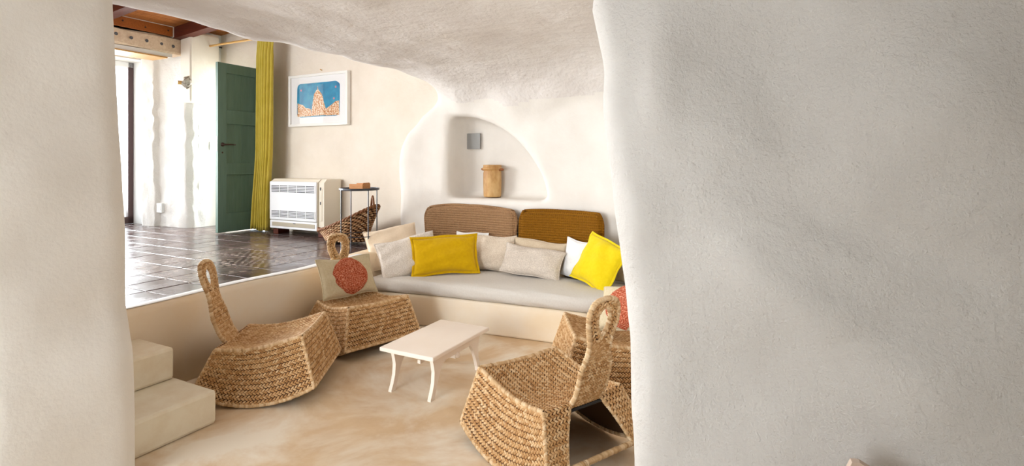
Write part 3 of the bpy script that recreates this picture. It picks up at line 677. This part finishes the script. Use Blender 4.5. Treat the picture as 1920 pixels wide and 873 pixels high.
# ------------------------------------------------------------------ niche: jar and plate
jr = empty('stoneware_jar', W(3.12, .74, 1.075), (0, 0, TH)); tag(jr, 'tan stoneware jar with two small lugs standing in the wall niche', 'jar')
MB().lathe([(.001, 0), (.088, 0), (.094, .012), (.095, .05), (.097, .15), (.097, .25), (.092, .272), (.095, .285), (.104, .290), (.106, .305), (.099, .312), (.094, .318), (.098, .328), (.096, .338), (.083, .338), (.080, .32), (.082, .10), (.001, .09)], 36).build('body', MT['jar'], jr, smooth=True)
for s in (-1, 1): MB().tube(catmull([(s*.092, -.02, .285), (s*.118, -.012, .292), (s*.122, .008, .29), (s*.093, .02, .285)], 10), .012, 8).build('lug', MT['jar_rust'], jr, smooth=True)
pl = room(MB().box(.325, .535, 3.205, 3.225, 1.585, 1.757, .004).build('vent_plate', MT['plaque'])); tag(pl, 'plain grey square plate on the back of the wall niche', 'plate')

# ------------------------------------------------------------------ bench, mattress, backrests
def plan_front(b): return np.interp(b, [0, .28, .7, 1.24, 1.84, 2.3, 2.9, 3.4], [1.84, 1.93, 2.00, 2.045, 2.10, 2.12, 2.06, 1.95])
def slab(b0, b1, z0, z1, r, dfront=0, back=2.93, nb=60, bulge=0.0, wr=0.0):
    bs = np.linspace(b0, b1, nb); prof = []
    for k in range(7): t = PI/2*k/6; prof.append((r*(1-math.sin(t)), z0+r*(1-math.cos(t))))      # lower round: from inner to outer
    prof = [(r, z0)] + [(r*(1-math.sin(PI/2*k/5)), z0+r*(1-math.cos(PI/2*k/5))) for k in range(1, 6)]
    prof += [(r*(1-math.cos(PI/2*k/5)), z1-r*(1-math.sin(PI/2*k/5))) for k in range(0, 6)]
    depth = [.10, .22, .36, .52, .70]
    G = np.zeros((nb, len(prof)+len(depth)+2, 3))
    for i, b in enumerate(bs):
        e = min(1, (i)/2.0, (nb-1-i)/2.0); f = plan_front(b)+dfront
        sq = 1-(1-min(1, min(i, nb-1-i)/3.0))**2
        col = [(f+.25, z0)] + [(f+p - bulge*math.sin(PI*(z-z0)/(z1-z0)), z) for p, z in prof] + [(f+d*(back-f)/.8 if d < .7 else back, z1+bulge*.5*math.sin(PI*min(1, d/.7))) for d in depth] + [(back, z0)]
        for j, (a, z) in enumerate(col):
            zz = z if r == 0 else (z0+z1)/2+(z-(z0+z1)/2)*(.55+.45*sq)
            G[i, j] = (b, a+wr*.004*math.sin(b*17+j), zz+wr*.003*math.sin(b*11+j*1.7))
    mb = MB().grid(G); n = G.shape[1]
    mb.add(G[0], [tuple(range(n))]); mb.add(G[-1], [tuple(range(n-1, -1, -1))]); return mb
bn = room(slab(-.0, 3.38, 0, .27, .025).build('masonry_bench', MT['riser'], smooth=True)); tag(bn, 'built in plastered masonry bench curving along the back wall', 'bench')
mt_ = room(slab(.06, 3.32, .272, .39, .045, -.012, 2.91, 70, .012, 1).build('bench_mattress', MT['mattress'], smooth=True)); tag(mt_, 'long light grey linen mattress lying on the built in bench', 'mattress')

def backrest(w, h, th, arch, taper, nm, mat, label, a, b, lean):
    o = empty(nm, W(a, b, .395), (0, 0, TH)); tag(o, label, 'backrest', 'woven backrests')
    nu, nv = 40, 24; vs = []
    for side in (1, -1):
        G = np.zeros((nv, nu, 3))
        for i in range(nv):
            for j in range(nu):
                s = j/(nu-1)*2-1; t = i/(nv-1)
                e = (1-abs(s)**8)**.25*(1-abs(2*t-1)**10)**.25
                top = h*(1-arch*abs(s+.25)**2.4*(1 if s < 0 else .25)); cx = 1-.10*taper*(1-t)
                k = .92+.08*(1-max(0, abs(2*t-1)-.6)**2/.16)
                x = s*w/2*cx*(k if abs(s) > .9 else 1)
                y = -side*th/2*e + lean*t + .05*(s*s)*-1
                G[i, j] = (x, y, top*t)
        vs.append(G)
    mb = MB(); mb.grid(vs[0]); mb.grid(vs[1][:, ::-1])
    pn = mb.build('panel', MT[mat], o, smooth=True)
    rimp = [vs[0][i, 0] for i in range(nv)] + [vs[0][-1, j] for j in range(1, nu)] + [vs[0][i, -1] for i in range(nv-2, -1, -1)]
    rimp = [np.array([p[0], q, p[2]]) for p, q in zip(rimp, [r_[1] for r_ in rimp])]
    MB().tube(rimp, .016, 8).build('edge_binding', MT[mat], o, smooth=True)
    return o
backrest(1.11, .60, .09, .16, 1, 'woven_backrest', 'knit_brown', 'wide brown seagrass backrest leaning on the wall below the jar', 2.862, .63, .02)
backrest(.83, .585, .09, .05, 0, 'woven_backrest', 'knit_mustard', 'dark mustard knitted backrest leaning on the wall right of the brown one', 2.862, 1.63, .02)

# ------------------------------------------------------------------ pillows
def pillow(name, w, h, th, mat, label, pos, yaw, lean, roll=0.0, flange=0.0, group='cushions on the bench', seed=0, cat='cushion', soft=.07, parent_rot=TH):
    """pos = (a, b, z) of the bottom edge centre; yaw relative to the room, lean back, roll in its own plane"""
    o = empty(name, W(*pos), Euler((0, 0, parent_rot+yaw)))
    o.rotation_euler = (Matrix.Rotation(parent_rot+yaw, 3, 'Z') @ Matrix.Rotation(-lean, 3, 'X') @ Matrix.Rotation(roll, 3, 'Y')).to_euler()
    tag(o, label, cat, group); n = 29; r = np.random.RandomState(seed+5); ph = r.rand(8)*6.28
    mb = MB(); Gs = []
    for side in (-1, 1):
        G = np.zeros((n, n, 3))
        for i in range(n):
            for j in range(n):
                s = j/(n-1)*2-1; t = i/(n-1)*2-1
                s = math.sin(s*PI/2)*.35+s*.65; t = math.sin(t*PI/2)*.35+t*.65
                x = w/2*s*(1-soft*(1-t*t)*abs(s)**2); z = h/2*t*(1-soft*(1-s*s)*abs(t)**2)
                e = max(0, (1-s*s)*(1-t*t))
                puff = e**.42*(1-.12*t)
                wr = .006*math.sin(7*s+ph[0]+3*t)*e**.5+.005*math.sin(9*t+ph[1]-4*s)*e**.5+.004*math.sin(15*s*t+ph[2])*e**.3
                cor = abs(s*t)**3*.010*math.sin(12*(s-t)+ph[3])
                G[i, j] = (x, side*(th/2*puff)+wr*.8+cor*e**.2+.015*(1-t)*.5*side*e, z+h/2+.006*math.sin(4*s+ph[4])*(abs(t)))
        Gs.append(G)
    mb.grid(Gs[0]); mb.grid(Gs[1][:, ::-1])
    mb.build('cover', MT[mat], o, smooth=True)
    edge = [Gs[0][0, j] for j in range(n)]+[Gs[0][i, -1] for i in range(1, n)]+[Gs[0][-1, j] for j in range(n-2, -1, -1)]+[Gs[0][i, 0] for i in range(n-2, 0, -1)]
    if flange > 0:
        E = np.array(edge); c = np.array([0, 0, h/2]); d = E-c; d[:, 1] = 0; d /= np.maximum(np.abs(d[:, [0]])/(w/2), np.abs(d[:, [2]])/(h/2))
        d /= np.array([w/2, 1, h/2])*1.0
        out = E+np.clip(d, -1, 1)*np.array([flange, 0, flange]); out[:, 1] += .006*np.sin(np.arange(len(E))*.7+ph[5])
        fb = MB(); G = np.stack([E, (E+out)/2, out], 1); G = np.concatenate([G, G[:1]], 0)
        G1 = G.copy(); G1[:, :, 1] -= .004; G2 = G.copy(); G2[:, :, 1] += .004
        fb.grid(np.concatenate([G1, G2[:, ::-1]], 1)); fb.build('flange', MT[mat], o, smooth=True)
    else:
        MB().tube(edge, .005, 6, True).build('seam', MT[mat], o, smooth=True)
    return o
R = math.radians
pillow('beige_cushion', .52, .44, .13, 'beige', 'smooth beige linen cushion at the far left, leaning behind the others', (2.30, .14, .43), R(38), R(36), R(-12), seed=1)
pillow('boucle_cushion', .56, .37, .14, 'boucle', 'off white boucle cushion on the left, partly behind the mustard cushion', (2.16, .44, .40), R(40), R(26), R(-13), seed=2)
pillow('velvet_cushion', .60, .34, .14, 'mustard', 'wide mustard yellow cushion with stitched flanges left of centre', (2.30, .71, .415), R(38), R(20), R(-2), flange=.022, seed=3)
pillow('white_cushion', .34, .36, .10, 'white_cotton', 'white cushion almost hidden behind the wide mustard cushion', (2.66, .74, .395), R(10), R(14), 0, seed=4)
pillow('cream_cushion', .44, .34, .15, 'cream_boucle', 'cream boucle cushion right of the wide mustard cushion', (2.66, 1.00, .395), R(14), R(16), R(0), seed=5)
pillow('sand_cushion', .54, .31, .11, 'sand', 'sand coloured cushion lying behind the greige cushion', (2.73, 1.44, .40), R(2), R(10), R(4), seed=6)
pillow('greige_cushion', .60, .275, .15, 'greige_boucle', 'wide greige boucle cushion in the middle of the bench', (2.56, 1.43, .405), R(3), R(26), R(5), seed=7)
pillow('white_cushion', .40, .34, .12, 'white_cotton', 'white cushion between the greige and the bright yellow cushion', (2.68, 1.88, .40), R(-8), R(12), R(6), seed=8)
pillow('yellow_cushion', .43, .41, .14, 'yellow', 'bright yellow square cushion tilted on one side at the right', (2.50, 2.02, .405), R(-22), R(24), R(15), flange=.018, seed=9)
pillow('sand_cushion', .42, .42, .12, 'sand', 'sand coloured cushion behind the bright yellow cushion', (2.66, 2.33, .395), R(-30), R(12), R(6), seed=10)
pillow('white_cushion', .46, .40, .14, 'white_cotton', 'white cushion at the right end of the bench beside the jamb', (2.36, 2.50, .395), R(-58), R(24), R(4), seed=11)

# ------------------------------------------------------------------ coffee table
ct = empty('coffee_table', W(1.108, 1.458, 0), ROOM); tag(ct, 'low white painted wooden coffee table with curved legs', 'table')
TL, TW, TT = .665, .41, .285
MB().box(-TW/2, TW/2, -TL/2, TL/2, TT-.026, TT, .006).build('tabletop', MT['table'], ct)
MB().box(-TW/2+.03, TW/2-.03, -TL/2+.03, TL/2-.03, TT-.040, TT-.025, .004).build('subtop', MT['table'], ct)
lp = [(.0, .247), (.012, .21), (.021, .165), (.016, .10), (.0, .05), (-.018, .012), (-.02, 0), (.024, 0), (.030, .03), (.045, .07), (.062, .11), (.080, .15), (.104, .185), (.14, .215), (.20, .247)]
for sb in (-1, 1):
    for sa in (-1, 1):
        poly = [((-TL/2+.055+p)*sa*-1*-1, z) for p, z in lp]
        poly = [(p if sa < 0 else p, z) for p, z in poly]
        P_ = [((-TL/2+.055+p) if sa < 0 else (TL/2-.055-p), z) for p, z in lp]
        if sa > 0: P_ = P_[::-1]
        MB().prism(P_, 'x', sb*.150-.012, sb*.150+.012).build('leg', MT['table'], ct)
MB().box(-.15, .15, -.011, .011, .165, .195, .004).build('stretcher', MT['table'], ct)
MB().box(-.012, .012, -.20, .20, .17, .195, .004).build('stretcher', MT['table'], ct)
for sb in (-1, 1): MB().lathe([(.001, 0), (.018, 0), (.020, .006), (.016, .016), (.001, .018)], 14).build('peg', MT['table'], ct, (sb*.155, 0, .19), (0, sb*PI/2, 0), smooth=True)
for sb in (-1, 1): MB().box(sb*.150-.010, sb*.150+.010, -.17, .17, .20, .247, .003).build('apron', MT['table'], ct)

# ------------------------------------------------------------------ woven rocking chairs
def stitch_template():
    vs = [(-1, 0, 0)]; 
    for t, r in ((-.6, .78), (0, 1), (.6, .78)):
        for k in range(5): a = 2*PI*k/5; vs.append((t, r*math.cos(a), r*math.sin(a)))
    vs.append((1, 0, 0)); fs = []
    for k in range(5):
        k2 = (k+1) % 5; fs.append((0, 1+k2, 1+k))
        for i in range(2): fs.append((1+i*5+k, 1+i*5+k2, 6+i*5+k2, 6+i*5+k))
        fs.append((11+k, 11+k2, 16))
    return np.array(vs), fs
ST_V, ST_F = stitch_template()
def stitches(mb, fn, ns, nt, sgn=1, L=.0140, wd=.0066, thk=.0070, al=.60, off=.004, mask=None):
    h = 1e-3
    for j in range(nt):
        for half in (0, 1):
            t = (j+.30+.40*half)/nt
            for i in range(ns):
                s = (i+.5+.25*(half*2-1))/ns
                if s > 1 or s < 0 or (mask and not mask(s, t)): continue
                p = fn(s, t); S = fn(min(s+h, 1), t)-fn(max(s-h, 0), t); T = fn(s, min(t+h, 1))-fn(s, max(t-h, 0))
                S /= np.linalg.norm(S)+1e-12; T -= S*np.dot(S, T); T /= np.linalg.norm(T)+1e-12; N = np.cross(S, T)*sgn
                an = al*(1 if half else -1)+random.uniform(-.07, .07); ax = S*math.cos(an)+T*math.sin(an); bx_ = np.cross(N, ax)
                k = random.uniform(.9, 1.12)
                V = p+N*off+ST_V[:, :1]*L*k*ax+ST_V[:, 1:2]*wd*k*bx_+ST_V[:, 2:3]*thk*N
                mb.v.append(V); o = mb.k; mb.f += [tuple(q+o for q in f) for f in ST_F]; mb.k += len(V)
def shade_sheet(fn, ns, nt, off=0.0, sgn=1):  # sheet behind a woven panel, coloured dark so the gaps look shaded
    return MB().grid(np.array([[fn(s, t) for s in np.linspace(0, 1, ns)] for t in np.linspace(0, 1, nt)]))
def rope(mb, path, r=.0135, pitch=.0125):
    P = np.asarray(path, float); d = np.r_[0, np.cumsum(np.linalg.norm(np.diff(P, axis=0), axis=1))]
    n = max(3, int(d[-1]/pitch)); q = np.linspace(0, d[-1], n+1); C = np.stack([np.interp(q, d, P[:, k]) for k in range(3)], 1)
    for i in range(n):
        t = C[i+1]-C[i]; L = np.linalg.norm(t); t = t/(L+1e-12); up = np.array([0, 0, 1.]) if abs(t[2]) < .9 else np.array([1., 0, 0])
        n1 = np.cross(t, up); n1 /= np.linalg.norm(n1); n2 = np.cross(t, n1); vs = []
        rr = r*random.uniform(.92, 1.1); c = (C[i]+C[i+1])/2; tilt = .35
        for u_, rad in ((-.56, .80), (0, 1.06), (.56, .80)):
            for k in range(8):
                a = 2*PI*k/8; vs.append(c+t*(u_*L+tilt*L*math.cos(a))+rad*rr*(math.cos(a)*n1+math.sin(a)*n2))
        mb.add(vs, [(z*8+k, z*8+(k+1) % 8, z*8+8+(k+1) % 8, z*8+8+k) for z in range(2) for k in range(8)])

FT, FB, RT, RB = (.27, .255, .375), (.355, .325, .085), (-.24, .245, .312), (-.345, .315, .085)
def topz(x):
    return float(np.interp(x, [-.24, -.17, -.06, .04, .14, .21, .27], [.312, .304, .302, .314, .338, .357, .375]))
def botz(x): return .085*(x/.35)**2 + .004
def side_fn(sy):
    def f(s, t):
        xt = RT[0]+(FT[0]-RT[0])*s; xb = RB[0]+(FB[0]-RB[0])*s
        yt = RT[1]+(FT[1]-RT[1])*s; yb = RB[1]+(FB[1]-RB[1])*s + .012*math.sin(PI*s)
        zt = topz(xt); zb = botz(xb); k = t
        return np.array([xb+(xt-xb)*k, sy*(yb+(yt-yb)*k), zb+(zt-zb)*k])
    return f
def front_fn(s, t):
    y0, y1 = FB[1]*(2*s-1), FT[1]*(2*s-1); z1 = FT[2]-.012*math.sin(PI*s); zb = botz(FB[0])
    return np.array([FB[0]+(FT[0]-FB[0])*t, y0+(y1-y0)*t, zb+(z1-zb)*t])
def seat_fn(s, t):
    x = RT[0]+(FT[0]-RT[0])*s; w = RT[1]+(FT[1]-RT[1])*s; q = 2*t-1
    return np.array([x, w*q, topz(x)-.022*(1-q*q)])
TAU = [0, .15, .3, .45, .55, .65, .75, .85, .93, 1]
BX = [-.24, -.282, -.315, -.342, -.356, -.368, -.380, -.392, -.402, -.407]
BZ = [.312, .362, .440, .535, .59, .64, .69, .745, .785, .803]
BW = [.245, .165, .105, .068, .061, .074, .090, .086, .060, .0]
tt = np.linspace(0, 1, 200)
def sm(tab):
    y = np.interp(tt, TAU, tab); k = np.ones(15)/15; yp = np.r_[np.full(7, y[0]), y, np.full(7, y[-1])]
    z = np.convolve(yp, k, 'valid'); w = np.minimum(1, np.minimum(tt, 1-tt)/.05); return y*(1-w)+z*w
SX, SZ, SW = sm(BX), sm(BZ), sm(BW)
SW = np.where(tt > .80, .091*np.sqrt(np.maximum(0, 1-((tt-.80)/.20)**2)), np.minimum(SW, .091))
def bk_pt(y, tau):
    dip = -.020*max(0, 1-tau/.35)*(1-(y/.245)**2)
    return np.array([np.interp(tau, tt, SX), y, np.interp(tau, tt, SZ)+dip])
def bw(tau): return float(np.interp(tau, tt, SW))
def hw(tau): return float(np.interp(tau, [.60, .66, .72, .78, .83, .87, .895], [0, .018, .033, .040, .036, .022, 0]))
def neck_fn(s, t): tau = .60*t; return bk_pt(bw(tau)*(2*s-1)*.96, tau)
def ring_fn(sy):
    def f(s, t):       # s: along the loop from the neck to the top ; t: from hole to outer edge
        e = s; to = .60+.40*(1-(1-e)**1.25); ti = .60+.295*(1-(1-e)**1.25)
        yo, yi = bw(to), hw(ti); p0, p1 = bk_pt(sy*yi, ti), bk_pt(sy*yo*.97, to)
        return p0+(p1-p0)*t
    return f
def backleg_fn(sy):
    def f(s, t):        # two woven triangles left and right of the opening at the back
        xb, xt = RB[0], RT[0]; zb, zt = botz(RB[0]), RT[2]
        yo = RB[1]+(RT[1]-RB[1])*t; wdt = .115+.045*(t**2); yi = yo-wdt
        return np.array([xb+(xt-xb)*t, sy*(yi+(yo-yi)*s), zb+(zt-zb)*t-.0])
    return f
def make_chair():
    root = empty('rocking_chair')
    def panel(nm, fns, lab=None):
        o = None
        mbl = MB(); mbs = MB()
        for fn, ns, nt, both, sg in fns:
            L_ = shade_sheet(fn, 12, 10); mbl.v += L_.v; mbl.f += [tuple(q+mbl.k for q in f) for f in L_.f]; mbl.k += L_.k
            stitches(mbs, fn, ns, nt, sg)
            if both: stitches(mbs, fn, ns, nt, -sg)
        o = mbl.build(nm, MT['wicker_liner'], root, smooth=True)
        md = o.modifiers.new('thick', 'SOLIDIFY'); md.thickness = .008; md.offset = 0
        tag(mbs.build('woven_strands', MT['wicker'], o, smooth=True), kind='stuff'); return o
    panel('seat', [(seat_fn, 28, 17, False, 1)])
    panel('side_panel', [(side_fn(1), 32, 11, False, -1)]); panel('side_panel', [(side_fn(-1), 32, 11, False, 1)])
    panel('front_panel', [(front_fn, 30, 10, False, 1)])
    panel('back_leg', [(backleg_fn(1), 7, 11, True, 1)]); panel('back_leg', [(backleg_fn(-1), 7, 11, True, 1)])
    panel('backrest', [(neck_fn, 11, 15, True, 1), (ring_fn(1), 11, 2, True, 1), (ring_fn(-1), 11, 2, True, 1)])
    def bind(path, r):
        q = MB(); rope(q, path, r); tag(q.build('edge_binding', MT['wicker_rim'], root, smooth=True), kind='stuff')
    for sy in (1, -1):
        bind([side_fn(sy)(s, 1) for s in np.linspace(0, 1, 20)], .012); bind([side_fn(sy)(s, 0) for s in np.linspace(0, 1, 24)], .012)
        bind([side_fn(sy)(1, t) for t in np.linspace(0, 1, 12)], .010); bind([side_fn(sy)(0, t) for t in np.linspace(0, 1, 12)], .010)
        bind([backleg_fn(sy)(0, t) for t in np.linspace(0, .93, 12)], .009)
    bind([front_fn(s, 1) for s in np.linspace(0, 1, 16)], .012); bind([front_fn(s, 0) for s in np.linspace(0, 1, 16)], .012)
    rm = MB(); path = [bk_pt(-bw(t), t) for t in np.linspace(0, 1, 60)]+[bk_pt(bw(t), t) for t in np.linspace(1, 0, 60)[1:]]
    rope(rm, path, .0125, .0125)
    hp = [bk_pt(-hw(t), t) for t in np.linspace(.60, .895, 26)]+[bk_pt(hw(t), t) for t in np.linspace(.895, .60, 26)[1:]]
    rm.build('loop_binding', MT['wicker_rim'], root, smooth=True)['kind'] = 'stuff'; rm = MB(); rope(rm, hp, .010, .011); rm.build('hole_binding', MT['wicker_rim'], root, smooth=True)['kind'] = 'stuff'
    rl = MB(); rope(rl, [(RB[0], y, botz(RB[0])) for y in np.linspace(-RB[1], RB[1], 12)], .014); rl.build('back_rail', MT['wicker_rim'], root, smooth=True)['kind'] = 'stuff'
    MB().tube([(RT[0]-.008, -.20, RT[2]-.030), (RT[0]-.008, .20, RT[2]-.030)], .009, 8).build('steel_bar', MT['black'], root)
    return root
chair0 = make_chair()
spots = [((-1.55, 3.45), (1, .08), 'woven rocking chair at the left, beside the plastered steps'),
         ((-1.215, 4.27), (.715, -.70), 'woven rocking chair at the back, holding a cushion with a round rust patch'),
         ((.207, 2.685), (-.58, .815), 'woven rocking chair nearest the viewer, seen from behind'),
         ((.645, 3.475), (-1, -.03), 'woven rocking chair at the right, half hidden behind the jamb')]
CH = []
for k, ((x, y), (fx, fy), lab) in enumerate(spots):
    o = chair0 if k == 0 else copy_tree(chair0)
    o.location = (x, y, .012); o.rotation_euler = (0, (-.02, .035, .045, .0)[k], math.atan2(fy, fx)); tag(o, lab, 'rocking chair', 'woven rocking chairs'); CH.append(o)

# cushions on two of the chairs
def chair_cushion(k, label, lx, ly, lz, yaw, lean, roll, w, h):
    x, y = spots[k][0]; fx, fy = spots[k][1]; n = math.hypot(fx, fy); fx, fy = fx/n, fy/n
    pos = Vector((x+fx*lx-fy*ly, y+fy*lx+fx*ly, lz)); ang = math.atan2(fy, fx)+PI/2
    o = pillow('patch_cushion', w, h, .12, 'cushion_linen', label, (0, 0, 0), 0, lean, roll, group='cushions with a rust patch', seed=20+k)
    o.location = pos; o.rotation_euler = (Matrix.Rotation(ang+yaw, 3, 'Z') @ Matrix.Rotation(-lean, 3, 'X') @ Matrix.Rotation(roll, 3, 'Y')).to_euler()
    mb = MB(); n_ = 22; G = np.zeros((10, 49, 3))
    for i in range(10):
        for j in range(49):
            a = 2*PI*j/48; r = (i/9)*(.150*(1+.03*math.cos(4*a+.6)+.012*math.sin(11*a))); X = r*1.02*math.cos(a); Z = r*math.sin(a)
            s, t = X/(w/2), Z/(h/2); e = max(0, (1-s*s)*(1-t*t)); puff = e**.42*(1-.12*t)
            G[i, j] = (X, -(.06*puff)-.0075*(1-t)*e-.016+(.016 if i == 9 else 0), Z+h/2)
    mb.grid(G); mb.build('rust_patch', MT['rust'], o, smooth=True); return o
chair_cushion(1, 'olive beige cushion with a round rust patch on the back rocking chair', -.135, -.0, .345, R(4), R(24), R(1), .50, .33)
chair_cushion(3, 'olive beige cushion with a round rust patch on the right rocking chair', -.07, .13, .385, R(35), R(34), R(-17), .46, .31)

# ------------------------------------------------------------------ small clay board at the foot of the right wall
cb_ = empty('clay_board', (1.00, 1.50, .0), (0, 0, R(-20))); tag(cb_, 'pale clay coloured board leaning at the foot of the rough right wall', 'board')
MB().prism([(-.16, 0), (.16, 0), (.13, .52), (-.02, .597), (-.04, .595), (-.10, .45)], 'y', -.012, .012).build('panel', MT['clay'], cb_)
MB().box(-.16, .16, -.016, .016, 0, .05, .003).build('edge', MT['clay'], cb_)
